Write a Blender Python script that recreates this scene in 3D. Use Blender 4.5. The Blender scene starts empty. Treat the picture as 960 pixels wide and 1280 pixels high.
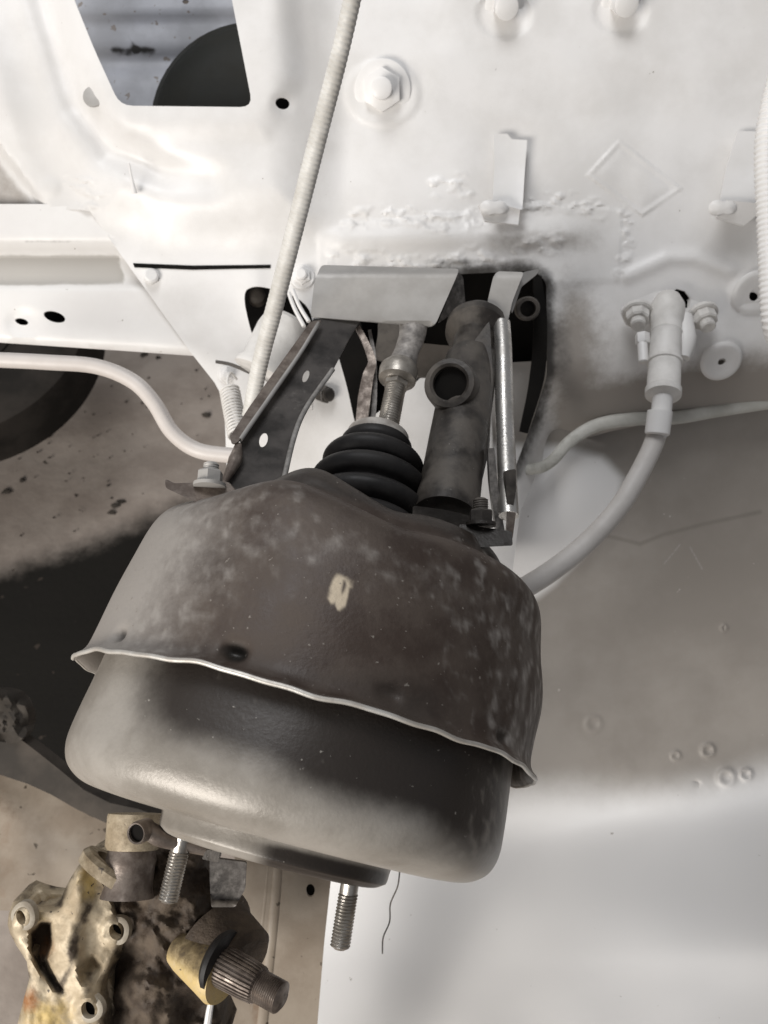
import bpy, math, random
import numpy as np
from mathutils import Matrix, Vector, noise as mnoise
from mathutils.geometry import delaunay_2d_cdt
random.seed(4); rng = np.random.default_rng(4)
R = math.radians
sc = bpy.context.scene
col = sc.collection
# ------------------------------------------------------------------ camera
PITCH = 55.0
cam_d = bpy.data.cameras.new('camera'); cam = bpy.data.objects.new('camera', cam_d); col.objects.link(cam)
cam.location = (0, 0, 1.3); cam.rotation_euler = (R(90 - PITCH), 0, 0)
cam_d.sensor_fit = 'VERTICAL'; cam_d.sensor_height = 32; cam_d.sensor_width = 24; cam_d.lens = 25
cam_d.clip_start = 0.02; cam_d.clip_end = 60
cam_d.dof.use_dof = True; cam_d.dof.focus_distance = 0.43; cam_d.dof.aperture_fstop = 13
sc.camera = cam
M = Matrix.Translation(cam.location) @ Matrix.Rotation(R(90 - PITCH), 4, 'X')
MN = np.array(M)
def W(p):
    p = np.asarray(p, float) / 1000.0
    return p @ MN[:3, :3].T + MN[:3, 3]
def P(x, y, d): return np.array([(x - 480) * d / 1000., (640 - y) * d / 1000., -d])
# ------------------------------------------------------------------ light
sc.view_settings.view_transform = 'Standard'; sc.view_settings.look = 'None'
sc.view_settings.exposure = 0.07; sc.view_settings.gamma = 1
w = bpy.data.worlds.new('World'); sc.world = w; w.use_nodes = True
w.node_tree.nodes['Background'].inputs[0].default_value = (0.95, 0.96, 1.0, 1)
w.node_tree.nodes['Background'].inputs[1].default_value = 0.2
def area(name, pos, target, size, power, colr):
    l = bpy.data.lights.new(name, 'AREA'); l.shape = 'RECTANGLE'; l.size, l.size_y = size; l.energy = power; l.color = colr
    o = bpy.data.objects.new(name, l); col.objects.link(o)
    a = Vector(W(pos)); b = Vector(W(target)); o.location = a
    o.rotation_euler = (b - a).to_track_quat('-Z', 'Y').to_euler(); return o
area('left_key_light', (-1040, -760, 520), (120, -80, -620), (0.95, 0.7), 31, (1.0, 0.955, 0.90))  # soft key from the lower left
area('top_fill_light', (-350, 1700, 800), (50, 100, -650), (1.0, .9), 23, (0.97, 0.98, 1.0))  # added fill from above to brighten the upper wall
# ------------------------------------------------------------------ helpers
ORG = {}
def put(name, origin_w, data, parent):
    o = bpy.data.objects.new(name, data); col.objects.link(o)
    if parent is not None:
        o.parent = parent; o.location = Vector(origin_w) - ORG[parent.name]
    else: o.location = Vector(origin_w)
    ORG[o.name] = Vector(origin_w); return o
def thing(name, base, label, cat, group=None):
    o = put(name, W(base), None, None); o.empty_display_size = 0.02
    o['label'] = label; o['category'] = cat
    if group: o['group'] = group
    return o
def tag(o, label, cat, group=None):
    o['label'] = label; o['category'] = cat
    if group: o['group'] = group
    return o
def mesh(name, v, f, mat, parent=None, smooth=True, sharp=38, attrs=None):
    wv = W(v); c = wv.mean(0)
    me = bpy.data.meshes.new(name); me.from_pydata((wv - c).tolist(), [], f); me.update()
    if attrs:
        for k, a in attrs.items():
            at = me.attributes.new(k, 'FLOAT', 'POINT'); at.data.foreach_set('value', np.asarray(a, np.float32))
    if smooth:
        me.polygons.foreach_set('use_smooth', [True] * len(me.polygons)); me.set_sharp_from_angle(angle=R(sharp))
    me.materials.append(mat)
    return put(name, c, me, parent)
class MB:
    def __init__(s): s.v = []; s.f = []; s.n = 0
    def add(s, vf):
        v, f = vf[0], vf[1]; s.v.append(np.asarray(v, float)); s.f += [tuple(i + s.n for i in q) for q in f]; s.n += len(v); return s
    def build(s, name, mat, parent=None, **k): return mesh(name, np.vstack(s.v), s.f, mat, parent, **k)
def unit(a): a = np.asarray(a, float); return a / np.linalg.norm(a)
def frame(a):
    a = unit(a); z = np.array([0, 0, 1.]) if abs(a[2]) < .9 else np.array([0, 1., 0])
    e2 = unit(z - a * (z @ a)); e1 = np.cross(e2, a); return a, e1, e2
def revolve(prof, org, axis, n=40, rf=None, closed=False):
    a, e1, e2 = frame(axis); org = np.asarray(org, float)
    th = np.linspace(0, 2 * math.pi, n, endpoint=False); v = []; f = []
    for i, (s, r) in enumerate(prof):
        rr = np.full(n, float(r)); ss = np.full(n, float(s))
        if rf: rr, ss = rf(th, ss, rr, i)
        v.append(org + ss[:, None] * a + rr[:, None] * (np.sin(th)[:, None] * e1 + np.cos(th)[:, None] * e2))
    m = len(prof)
    for i in range(m - 1):
        for j in range(n):
            k = (j + 1) % n; f.append((i * n + j, i * n + k, (i + 1) * n + k, (i + 1) * n + j))
    if not closed:
        f.append(tuple(range(n - 1, -1, -1))); f.append(tuple((m - 1) * n + j for j in range(n)))
    else:
        for j in range(n):
            k = (j + 1) % n; f.append(((m - 1) * n + j, (m - 1) * n + k, k, j))
    return np.vstack(v), f
def spline(pts, n):
    pts = np.asarray(pts, float); q = np.vstack([2 * pts[0] - pts[1], pts, 2 * pts[-1] - pts[-2]]); out = []
    m = len(pts) - 1
    for t in np.linspace(0, m - 1e-6, n):
        i = int(t); u = t - i; a, b, c, d = q[i:i + 4]
        out.append(.5 * (2 * b + (c - a) * u + (2 * a - 5 * b + 4 * c - d) * u * u + (3 * b - a - 3 * c + d) * u ** 3))
    return np.array(out)
def tube(path, rad, n=16, helix=None, flat=1.0):
    """sweep; rad scalar or list; helix=(pitch, amp) winds a rib round the tube"""
    path = np.asarray(path, float); m = len(path); rad = np.interp(np.linspace(0, 1, m), np.linspace(0, 1, np.size(rad)), np.ravel(rad))
    t = np.gradient(path, axis=0); t /= np.linalg.norm(t, axis=1)[:, None]
    ln = np.concatenate([[0], np.cumsum(np.linalg.norm(np.diff(path, axis=0), axis=1))])
    e = frame(t[0])[1]; th = np.linspace(0, 2 * math.pi, n, endpoint=False); v = []; f = []
    for i in range(m):
        e = unit(e - t[i] * (e @ t[i])); g = np.cross(t[i], e); r = rad[i] * np.ones(n)
        if helix: r = r + helix[1] * np.cos(2 * math.pi * ln[i] / helix[0] + th) 
        v.append(path[i] + (r * np.cos(th))[:, None] * e + (flat * r * np.sin(th))[:, None] * g)
    for i in range(m - 1):
        for j in range(n): k = (j + 1) % n; f.append((i * n + j, i * n + k, (i + 1) * n + k, (i + 1) * n + j))
    f.append(tuple(range(n - 1, -1, -1))); f.append(tuple((m - 1) * n + j for j in range(n)))
    return np.vstack(v), f
def pxpath(pts, n=60): return spline([P(*p) for p in pts], n)
def hexp(org, axis, r, h, n=6, bev=0.12):
    return revolve([(0, r), (h * (1 - bev), r), (h, r * (1 - bev))], org, axis, n)
def threadm(org, axis, r, ln, pitch=1.5, depth=.6, n=24):
    k = int(ln / pitch * 6)
    def rf(th, ss, rr, i):
        ph = (ss / pitch + th / (2 * math.pi)) % 1.0
        return rr - depth * np.abs(ph - .5) * 2, ss
    pr = [(0, r - depth)] + [(ln * i / k, r) for i in range(1, k)] + [(ln, r - depth), (ln + r * .15, (r - depth) * .75)]
    return revolve(pr, org, axis, n, rf)
def chaikin(p, it=2):
    p = np.asarray(p, float)
    for _ in range(it):
        q = np.roll(p, -1, 0); p = np.stack([.75 * p + .25 * q, .25 * p + .75 * q], 1).reshape(-1, 2)
    return p
def rounded(p, r=12, n=5):
    p = np.asarray(p, float); out = []
    for i in range(len(p)):
        a, b, c = p[i - 1], p[i], p[(i + 1) % len(p)]
        la, lc = np.linalg.norm(a - b), np.linalg.norm(c - b); k = min(r, la * .45, lc * .45)
        s, e = b + (a - b) / la * k, b + (c - b) / lc * k
        for u in np.linspace(0, 1, n): out.append((1 - u) ** 2 * s + 2 * u * (1 - u) * b + u * u * e)
    return np.array(out)
def circle(x, y, r, ry=None, n=24, rot=0):
    t = np.linspace(0, 2 * math.pi, n, endpoint=False); ry = ry or r; a, b = r * np.cos(t), ry * np.sin(t); c, s = math.cos(R(rot)), math.sin(R(rot))
    return np.stack([x + a * c - b * s, y + a * s + b * c], 1)
def inside(pts, poly):
    x, y = pts[:, 0], pts[:, 1]; c = np.zeros(len(pts), bool); q = np.roll(poly, 1, 0)
    for (x1, y1), (x2, y2) in zip(poly, q):
        with np.errstate(all='ignore'):
            c ^= ((y1 > y) != (y2 > y)) & (x < (x2 - x1) * (y - y1) / (y2 - y1 + 1e-12) + x1)
    return c
def segd(pts, a, b):
    a = np.asarray(a, float); b = np.asarray(b, float); d = b - a; t = np.clip(((pts - a) @ d) / (d @ d + 1e-9), 0, 1)
    return np.linalg.norm(pts - a - t[:, None] * d, axis=1)
def pathd(pts, path): return np.min([segd(pts, path[i], path[i + 1]) for i in range(len(path) - 1)], 0)
def sdf(pts, poly):
    poly = np.asarray(poly, float); d = pathd(pts, np.vstack([poly, poly[:1]])); return np.where(inside(pts, poly), -d, d)
def sst(x, a, b): t = np.clip((x - a) / (b - a), 0, 1); return t * t * (3 - 2 * t)
def nz(pts, s, seed=0, oct=3):
    return np.array([mnoise.fractal(Vector((p[0] / s, p[1] / s, seed * 7.3)), 1.0, 2.0, oct) for p in pts])
def plate(outline, D, thick=2, holes=(), step=8, extra=None, edge=None):
    """sheet with real edges: outline/holes in the photo's grid, D(pts)->distance; returns verts, faces, grid pts of all verts"""
    outline = np.asarray(outline, float); edge = edge or step
    def sub(p):
        o = []
        for i in range(len(p)):
            a, b = p[i], p[(i + 1) % len(p)]; k = max(1, int(np.linalg.norm(b - a) / edge))
            o += [a + (b - a) * j / k for j in range(k)]
        return np.array(o)
    loops = [sub(outline)] + [sub(np.asarray(h, float)) for h in holes]
    pts = []; edges = []; n = 0
    for l in loops:
        pts.append(l); edges += [(n + i, n + (i + 1) % len(l)) for i in range(len(l))]; n += len(l)
    lo, hi = outline.min(0), outline.max(0)
    gx, gy = np.meshgrid(np.arange(lo[0], hi[0], step), np.arange(lo[1], hi[1], step * .87)); gx = gx + (np.arange(gx.shape[0]) % 2)[:, None] * step * .5
    g = np.stack([gx.ravel(), gy.ravel()], 1); g = g[inside(g, loops[0])]
    if extra is not None: g = np.vstack([g, extra])
    for l in loops:
        keep = np.ones(len(g), bool)
        for i in range(0, len(l)): keep &= ((g - l[i]) ** 2).sum(1) > (edge * .55) ** 2
        g = g[keep]
    for l in loops[1:]: g = g[~inside(g, l)]
    pts = np.vstack(pts + [g])
    vo, eo, fo, *_ = delaunay_2d_cdt([Vector(p) for p in pts], edges, [], 0, 1e-4)
    V = np.array([tuple(v) for v in vo]); cen = np.array([V[list(t)].mean(0) for t in fo])
    ok = inside(cen, loops[0])
    for l in loops[1:]: ok &= ~inside(cen, l)
    fo = [tuple(t) for t, k in zip(fo, ok) if k]
    F = []
    for t in fo:
        a, b, c = V[t[0]], V[t[1]], V[t[2]]
        F.append(t if (b[0]-a[0])*(c[1]-a[1])-(b[1]-a[1])*(c[0]-a[0]) < 0 else t[::-1])
    d = D(V); N = len(V)
    def to3(V, d): return np.stack([(V[:, 0] - 480) * d / 1000, (640 - V[:, 1]) * d / 1000, -d], 1)
    front = to3(V, d); back = front.copy(); back[:, 2] -= thick
    be = {}
    for t in F:
        for i in range(3):
            e = (t[i], t[(i + 1) % 3]); k = (min(e), max(e)); be[k] = None if k in be else e
    FF = list(F) + [tuple(i + N for i in t[::-1]) for t in F]
    for e in be.values():
        if e: FF.append((e[1], e[0], e[0] + N, e[1] + N))
    return np.vstack([front, back]), FF, np.vstack([V, V])
def flat(d0, gx=0, gy=0, cx=480, cy=640): return lambda p: d0 + gx * (p[:, 0] - cx) + gy * (p[:, 1] - cy)
# ------------------------------------------------------------------ materials
def mat(name, c1, c2, scale=30, rough=.5, rough2=None, metal=0, bump=.15, bscale=300, lo=.35, hi=.65, layers=(), specks=None, bdist=.0006, coat=0, brkamt=.9, spec=.5):
    """c1/c2 mixed by noise; layers = [(attribute, colour, roughness, metal)], specks=(colour, scale, threshold)"""
    m = bpy.data.materials.new(name); m.use_nodes = True; nt = m.node_tree; N = nt.nodes; L = nt.links
    b = N['Principled BSDF']; tc = N.new('ShaderNodeTexCoord'); geo = N.new('ShaderNodeNewGeometry')
    co = geo.outputs['Position']
    def noise(s, det=6, r=.6):
        n = N.new('ShaderNodeTexNoise'); n.inputs['Scale'].default_value = s; n.inputs['Detail'].default_value = det; n.inputs['Roughness'].default_value = r; L.new(co, n.inputs['Vector']); return n.outputs['Fac']
    def ramp(f, a, c):
        r = N.new('ShaderNodeMapRange'); r.interpolation_type = 'SMOOTHSTEP'; r.inputs[1].default_value = a; r.inputs[2].default_value = c; L.new(f, r.inputs[0]); return r.outputs[0]
    def mix(f, a, c):
        x = N.new('ShaderNodeMix'); x.data_type = 'RGBA'; L.new(f, x.inputs[0])
        for s, i in ((a, 6), (c, 7)):
            if isinstance(s, tuple): x.inputs[i].default_value = (*s, 1)
            else: L.new(s, x.inputs[i])
        return x.outputs[2]
    def mixf(f, a, c):
        x = N.new('ShaderNodeMix'); x.data_type = 'FLOAT'; L.new(f, x.inputs[0])
        for s, i in ((a, 2), (c, 3)):
            if isinstance(s, (int, float)): x.inputs[i].default_value = s
            else: L.new(s, x.inputs[i])
        return x.outputs[0]
    f = ramp(noise(scale), lo, hi); c = mix(f, c1, c2); r = mixf(f, rough, rough2 if rough2 is not None else rough * 1.15); mt = mixf(f, metal, metal)
    brk = noise(scale * 3.1, 8, .7)
    for (an, lc, lr, lm) in layers:
        a = N.new('ShaderNodeAttribute'); a.attribute_name = an
        s = N.new('ShaderNodeMath'); s.operation = 'ADD'; L.new(a.outputs['Fac'], s.inputs[0])
        q = N.new('ShaderNodeMath'); q.operation = 'MULTIPLY_ADD'; L.new(brk, q.inputs[0]); q.inputs[1].default_value = brkamt; q.inputs[2].default_value = -brkamt * .5; L.new(q.outputs[0], s.inputs[1])
        g = N.new('ShaderNodeMath'); g.operation = 'MULTIPLY'; L.new(ramp(s.outputs[0], .2, .8), g.inputs[0]); L.new(ramp(a.outputs['Fac'], 0.0, .15), g.inputs[1])
        c = mix(g.outputs[0], c, lc); r = mixf(g.outputs[0], r, lr); mt = mixf(g.outputs[0], mt, lm)
    if specks:
        sf = ramp(noise(specks[1], 3, .5), specks[2], specks[2] + .03); c = mix(sf, c, specks[0])
    L.new(c, b.inputs['Base Color']); L.new(r, b.inputs['Roughness']); L.new(mt, b.inputs['Metallic'])
    b.inputs['Specular IOR Level'].default_value = spec
    if coat: b.inputs['Coat Weight'].default_value = coat; b.inputs['Coat Roughness'].default_value = .15
    bp = N.new('ShaderNodeBump'); bp.inputs['Strength'].default_value = bump; bp.inputs['Distance'].default_value = bdist
    L.new(noise(bscale, 5, .6), bp.inputs['Height']); L.new(bp.outputs[0], b.inputs['Normal'])
    return m
GR = (.10, .085, .07); DK = (.018, .016, .014)
WHITE = mat('white_paint', (.80, .785, .77), (.69, .672, .65), 10, .36, .5, bump=.24, bscale=140, layers=[('dust_tone', (.33, .30, .27), .8, 0), ('grime_tone', (.055, .05, .045), .8, 0), ('bare', (.42, .40, .38), .6, 0)], specks=((.33, .3, .27), 160, .76))
WHITE2 = mat('white_paint_fresh', (.80, .785, .77), (.75, .735, .715), 18, .38, .5, bump=.2, bscale=200)
WHITED = mat('white_paint_dirty', (.74, .72, .69), (.60, .58, .55), 40, .5, .7, bump=.3, bscale=260, layers=[('grime_tone', (.06, .05, .045), .8, 0)])
SEAM = mat('seam_lip_paint', (.56, .55, .51), (.44, .43, .39), 30, .5, .6, bump=.3, bscale=200, layers=[('grime_tone', (.12, .115, .09), .8, 0)])
RAILM = mat('rail_paint', (.78, .765, .745), (.73, .71, .69), 14, .42, .5, bump=.15, bscale=160, layers=[('bare', (.44, .42, .39), .8, 0), ('grime_tone', (.06, .05, .045), .8, 0)], specks=((.4, .37, .33), 140, .74))
PANELG = mat('shaded_panel', (.30, .275, .248), (.23, .208, .185), 6, .45, .6, bump=.18, bscale=90, layers=[('white', (.80, .79, .78), .45, 0), ('grime_tone', (.12, .105, .09), .8, 0)], specks=((.4, .37, .34), 110, .74), brkamt=.22)  # booster shade is painted in as the grey, lit areas as the white layer
BOOST = mat('booster_black_dusty', (.048, .033, .0255), (.078, .059, .047), 45, .44, .62, metal=.1, brkamt=.35, spec=.4, bump=.35, bscale=420, layers=[('dust_tone', (.31, .285, .26), .5, .1), ('grime_tone', (.022, .019, .016), .42, .1), ('scrape', (.52, .44, .33), .6, .2)], specks=((.22, .195, .17), 420, .70))
BOOSTL = mat('booster_grey_shell', (.23, .208, .18), (.33, .305, .272), 19, .36, .52, metal=.15, brkamt=.3, bump=.3, bscale=420, layers=[('grime_tone', (.028, .022, .018), .42, .1), ('scrape', (.42, .39, .34), .5, .3)], specks=((.30, .28, .25), 420, .72))
EDGE = mat('lip_edge', (.62, .60, .56), (.42, .39, .35), 60, .35, .5, metal=.4, bump=.2)
RUB = mat('black_rubber', (.012, .011, .011), (.022, .02, .019), 60, .45, .6, bump=.15, bscale=500, spec=.3)
RING = mat('grey_ring', (.50, .47, .43), (.30, .27, .24), 70, .5, bump=.2, bscale=300)
BSTEEL = mat('black_steel', (.024, .020, .017), (.11, .096, .082), 38, .42, .65, metal=.2, bump=.6, bscale=230, specks=((.22, .2, .185), 520, .72))
CHAN = mat('dark_channel_steel', (.030, .027, .025), (.085, .076, .070), 45, .4, .6, metal=.35, bump=.25, bscale=300, layers=[('bare', (.42, .39, .36), .5, .3)])
GREYP = mat('grey_plate_paint', (.42, .405, .385), (.35, .335, .315), 35, .45, .55, metal=.15, bump=.18, bscale=260, layers=[('grime_tone', (.09, .08, .07), .7, 0)])
WORN = mat('worn_light_steel', (.40, .37, .33), (.22, .20, .175), 90, .35, .55, metal=.5, bump=.3, bscale=420)
BRIGHT = mat('bright_steel', (.66, .64, .61), (.45, .43, .40), 80, .22, .4, metal=.85, bump=.25, bscale=500)
ZINC = mat('zinc_stud', (.52, .50, .47), (.34, .32, .29), 120, .25, .4, metal=.9, bump=.2, bscale=700)
RUSTY = mat('aged_steel', (.26, .22, .19), (.12, .095, .08), 90, .35, .6, metal=.6, bump=.4, bscale=420)
CABLE = mat('cable_sheath', (.68, .665, .63), (.52, .50, .46), 50, .45, .6, bump=.3, bscale=400)
HOSE = mat('painted_hose', (.58, .55, .52), (.52, .49, .46), 30, .5, .6, bump=.15, bscale=200)
HOSEL = mat('painted_pipe', (.62, .575, .54), (.56, .515, .48), 22, .45, .55, bump=.12, bscale=200)
ALU = mat('corroded_aluminium', (.50, .42, .30), (.33, .26, .17), 38, .5, .7, metal=.25, bump=.5, bscale=320, bdist=.0008, layers=[('yellow', (.56, .41, .16), .6, .1), ('grime_tone', (.06, .043, .028), .8, 0), ('rust', (.26, .11, .035), .8, 0)], specks=((.10, .08, .06), 260, .69))
LUG = mat('machined_aluminium', (.36, .32, .255), (.22, .185, .14), 70, .55, .7, metal=0, bump=.4, bscale=400)
GREASE = mat('greasy_dirt', (.050, .036, .026), (.115, .088, .064), 55, .6, .85, bump=.8, bscale=180, bdist=.002, lo=.38, hi=.72, spec=.3)
CONC = mat('concrete', (.40, .345, .30), (.29, .245, .21), 7, .85, .95, bump=.5, bscale=60, bdist=.004, spec=.15, layers=[('floor_shade', (.016, .0145, .0125), .95, 0)], specks=((.05, .04, .033), 38, .70), brkamt=.5)  # the attribute layer paints a shadow onto the slab
TYRE = mat('tyre_rubber', (.016, .014, .012), (.035, .03, .026), 14, .8, .9, spec=.2, bump=.2, bscale=100)
TAN = mat('tan_undercoat', (.30, .25, .195), (.22, .175, .13), 16, .5, .7, bump=.3, bscale=150, layers=[('rust', (.16, .085, .04), .8, 0), ('grime_tone', (.05, .04, .03), .8, 0)], specks=((.08, .06, .04), 90, .69))
VOID = mat('deep_shade_black', (.006, .0055, .005), (.011, .010, .009), 20, .8, .95, bump=.1, spec=.08)  # near black, so the deep shade of holes sits in the colour
BLUEW = mat('bluish_white_inner_panel', (.46, .47, .51), (.36, .365, .39), 16, .45, .6, bump=.25, bscale=160, layers=[('grime_tone', (.03, .028, .026), .8, 0)], specks=((.25, .22, .2), 90, .66))
DKGREEN = mat('dark_blower_housing', (.013, .0135, .010), (.024, .023, .018), 14, .6, .75, spec=.3, bump=.2, bscale=200)
SEAL = mat('seam_sealant', (.74, .72, .70), (.60, .58, .56), 60, .5, .7, bump=.8, bscale=320, bdist=.0012)
DBAR = mat('dark_crossmember', (.035, .030, .025), (.075, .064, .054), 20, .7, .85, bump=.4, bscale=150, spec=.2)
# ------------------------------------------------------------------ ground
def ground():
    # a flat horizontal slab; grid coarse far out, fine where seen
    xs = np.concatenate([[-12, -5, -2], np.linspace(-1.4, 1.2, 110), [2, 5, 12]]); ys = np.concatenate([[-12, -5, -1], np.linspace(-.3, 2.4, 110), [4, 8, 14]])
    X, Y = np.meshgrid(xs, ys); Z = np.zeros_like(X)
    v = np.stack([X.ravel(), Y.ravel(), Z.ravel()], 1)
    v[:, 2] = [.006 * mnoise.fractal(Vector((p[0] * 7, p[1] * 7, 0)), 1, 2, 4) for p in v]
    c = (v - MN[:3, 3]) @ MN[:3, :3] * 1000; d = np.maximum(-c[:, 2], 1)
    q = np.stack([480 + c[:, 0] / d * 1000, 640 - c[:, 1] / d * 1000], 1)
    # soft shadow beside the brake unit, painted into the slab colour
    floor_shade = 1.1 * sst(-sdf(q, [(-300, 740), (-20, 730), (110, 690), (230, 640), (420, 640), (420, 1000), (120, 1010), (-40, 930), (-300, 900)]), -60, 44)
    m = X.shape[1]; f = [(j * m + i, j * m + i + 1, (j + 1) * m + i + 1, (j + 1) * m + i) for j in range(len(ys) - 1) for i in range(m - 1)]
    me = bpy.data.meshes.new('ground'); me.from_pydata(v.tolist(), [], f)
    a = me.attributes.new('floor_shade', 'FLOAT', 'POINT'); a.data.foreach_set('value', floor_shade.astype(np.float32)); me.materials.append(CONC)
    me.polygons.foreach_set('use_smooth', [True] * len(f))
    o = bpy.data.objects.new('ground', me); col.objects.link(o); o['kind'] = 'structure'
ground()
# ------------------------------------------------------------------ car body
body = thing('car_body', P(560, 400, 720), 'white painted engine bay wall, rail and inner panel of the car behind the brake unit', 'car body')
WIN = rounded([(85, -20), (118, 62), (150, 132), (316, 134), (286, -20)], 16)
OPL = chaikin([(303, 366), (316, 357), (338, 360), (375, 372), (392, 395), (392, 440), (350, 445), (322, 436), (312, 410)], 2)
OPM = rounded([(421, 425), (430, 350), (560, 343), (668, 338), (683, 352), (684, 470), (668, 520), (640, 596), (618, 590), (612, 470), (530, 468), (505, 492), (445, 535)], 8)
LEDGE = np.array([(398, 292), (470, 276), (690, 256), (778, 262), (774, 352), (690, 356), (430, 356), (398, 350)])
DIAM = np.array([(733, 219), (774, 175), (852, 236), (803, 270)])
def Dfire(p):
    x, y = p[:, 0], p[:, 1]
    d = 700 + .09 * (y - 300) - .02 * (x - 480)
    # cowl that stands proud on the left, with a rolled edge
    cow = sdf(p, [(-200, -200), (372, -200), (372, 100), (372, 262), (215, 262), (150, 236), (85, 150), (20, -60), (-40, -200)])
    d -= 22 * sst(-cow, -62, 40)
    fl = sdf(p, [(30, -200), (90, 120), (135, 168), (330, 168), (372, 100), (350, -200)])
    d -= 4.5 * sst(-fl, -16, 22)
    d += 17 * np.exp(-(pathd(p, [(20, -120), (62, 20), (98, 130), (140, 188), (205, 216), (262, 226)]) / 21) ** 2) * (1 - .6 * sst(x, 180, 260))
    # far left rolled flange and its pocket
    d -= 14 * sst(-(x - (-10 + (y) * .33)), -30, 30) * sst(-y, -250, -120)
    d += 10 * sst(-sdf(p, [(-80, 165), (0, 182), (66, 268), (70, 292), (-80, 292)]), -2, 7)
    d -= 1.0 * sst(-sdf(p, LEDGE), -2.5, 2.5)
    d -= 5 * np.exp(-((y - (300 - .03 * (x - 400))) / 15) ** 2) * sst(x, 395, 430) * sst(-x, -760, -700)
    a = sdf(p, DIAM); d -= 1.5 * sst(-a, -2, 2) * (.8 + .3 * np.sin(x / 9)) - .8 * np.exp(-((a + 7) / 4) ** 2)
    # pressed arch above the hose union and pads around holes
    d -= 3.5 * np.exp(-(pathd(p, [(785, 345), (835, 322), (870, 322), (912, 338)]) / 9) ** 2)
    for (cx, cy, r, h) in ((940, 368, 27, 3), (902, 452, 24, 4), (353, 129, 13, -1.2), (117, 121, 12, -1.2), (478, 117, 46, 2), (630, 18, 32, -2.5), (776, 14, 32, -2.5), (62, 234, 12, 1.5)):
        rr = np.hypot(x - cx, (y - cy) * 1.12); d -= h * sst(-rr, -r - 4, -r + 3)
    # vertical fold and the pocket that holds the tabs
    d += 5 * sst(x, 395, 440) * sst(-y, -330, -60) * sst(y, 60, 170)
    d += 4 * np.exp(-((x - 645) / 45) ** 2) * sst(y, 140, 180) * sst(-y, -300, -260)
    d -= 9 * np.exp(-((x - 318) / 16) ** 2 - ((y - 368) / 36) ** 2) * .5
    # sheet turns under towards the tunnel at the right bottom
    d += 55 * sst(y - (-.09 * (x - 840) + 432), 0, 150) * sst(x, 640, 700)
    d += 1.0 * np.array([mnoise.noise(Vector((a_ / 60, b_ / 60, 1))) for a_, b_ in p])
    lump = np.clip(1 - pathd(p, [(440, 275), (500, 268), (560, 280), (620, 268), (700, 250), (748, 262)]) / 17, 0, 1) + .9 * np.clip(1 - pathd(p, [(545, 235), (575, 228), (585, 240)]) / 16, 0, 1)
    lump += np.clip(1 - pathd(p, [(782, 262), (786, 300), (775, 340)]) / 11, 0, 1) + .8 * np.clip(1 - pathd(p, [(420, 325), (560, 330), (700, 300)]) / 20, 0, 1)
    lump += 1.1 * np.clip(1 - pathd(p, [(92, 232), (112, 236), (122, 246), (104, 250)]) / 20, 0, 1) + .8 * np.clip(1 - pathd(p, [(20, 250), (60, 285), (100, 262), (130, 300), (152, 335), (168, 352)]) / 10, 0, 1)
    k = lump > 0
    if k.any(): d[k] -= np.minimum(lump[k], .7) * 4.8 * np.maximum(0, nz(p[k] * np.array([.55, 1.]), 11, 3, 4) + .10)
    return d
HB = np.array([(838, 366), (846, 361), (856, 364), (863, 374), (862, 384), (852, 386), (846, 378)])
fx, fy = np.meshgrid(np.arange(80, 880, 2.4), np.arange(160, 360, 2.4)); FX = np.stack([fx.ravel(), fy.ravel()], 1) + rng.uniform(-.5, .5, (fx.size, 2))
kz = np.zeros(len(FX), bool)
for pth, rr_ in (([(440, 275), (500, 268), (560, 280), (620, 268), (700, 250), (748, 262)], 20), ([(545, 235), (585, 232)], 20), ([(782, 262), (786, 300), (775, 340)], 14), ([(400, 325), (560, 330), (700, 300)], 22), ([(92, 232), (112, 236), (122, 246), (104, 250)], 24), ([(100, 262), (130, 300), (152, 335), (168, 352)], 12)): kz |= pathd(FX, pth) < rr_
kz |= np.abs(sdf(FX, DIAM)) < 9
FX = FX[kz]
FO = [(-90, -120), (1080, -120), (1080, 492), (960, 505), (850, 521), (760, 540), (705, 556), (672, 590), (650, 640), (640, 720), (300, 720), (284, 600), (280, 500), (268, 478), (238, 440), (168, 342), (112, 264), (100, 262), (-90, 262)]
v, f, q = plate(FO, Dfire, 1.4, [WIN, OPL, OPM, circle(353, 129, 9, 7.5, rot=20), HB, circle(940, 371, 8, 6, rot=-15), circle(902, 453, 4.5, 3.2)], 5, extra=FX, edge=5)
def gatt(q):
    x, y = q[:, 0], q[:, 1]
    g = .75 * np.exp(-(np.abs(sdf(q, OPM)) / 16) ** 2) * sst(-sdf(q, [(400, 300), (700, 300), (700, 620), (620, 620), (600, 380), (400, 345)]), -10, 10)
    g = np.maximum(g, .55 * np.exp(-((x - 570) / 60) ** 2 - ((y - 328) / 7) ** 2))
    g = np.maximum(g, .7 * np.exp(-((x - 850) / 16) ** 2 - ((y - 376) / 11) ** 2))
    g = np.maximum(g, .38 * np.exp(-((x - 700) / 26) ** 2 - ((y - 440) / 90) ** 2))
    g = np.maximum(g, .42 * np.exp(-((x - 668) / 14) ** 2 - ((y - 262) / 6) ** 2))
    g = np.maximum(g, .5 * np.exp(-(pathd(q, [(395, 600), (370, 590), (385, 615), (410, 600)]) / 4) ** 2))
    return g
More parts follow.
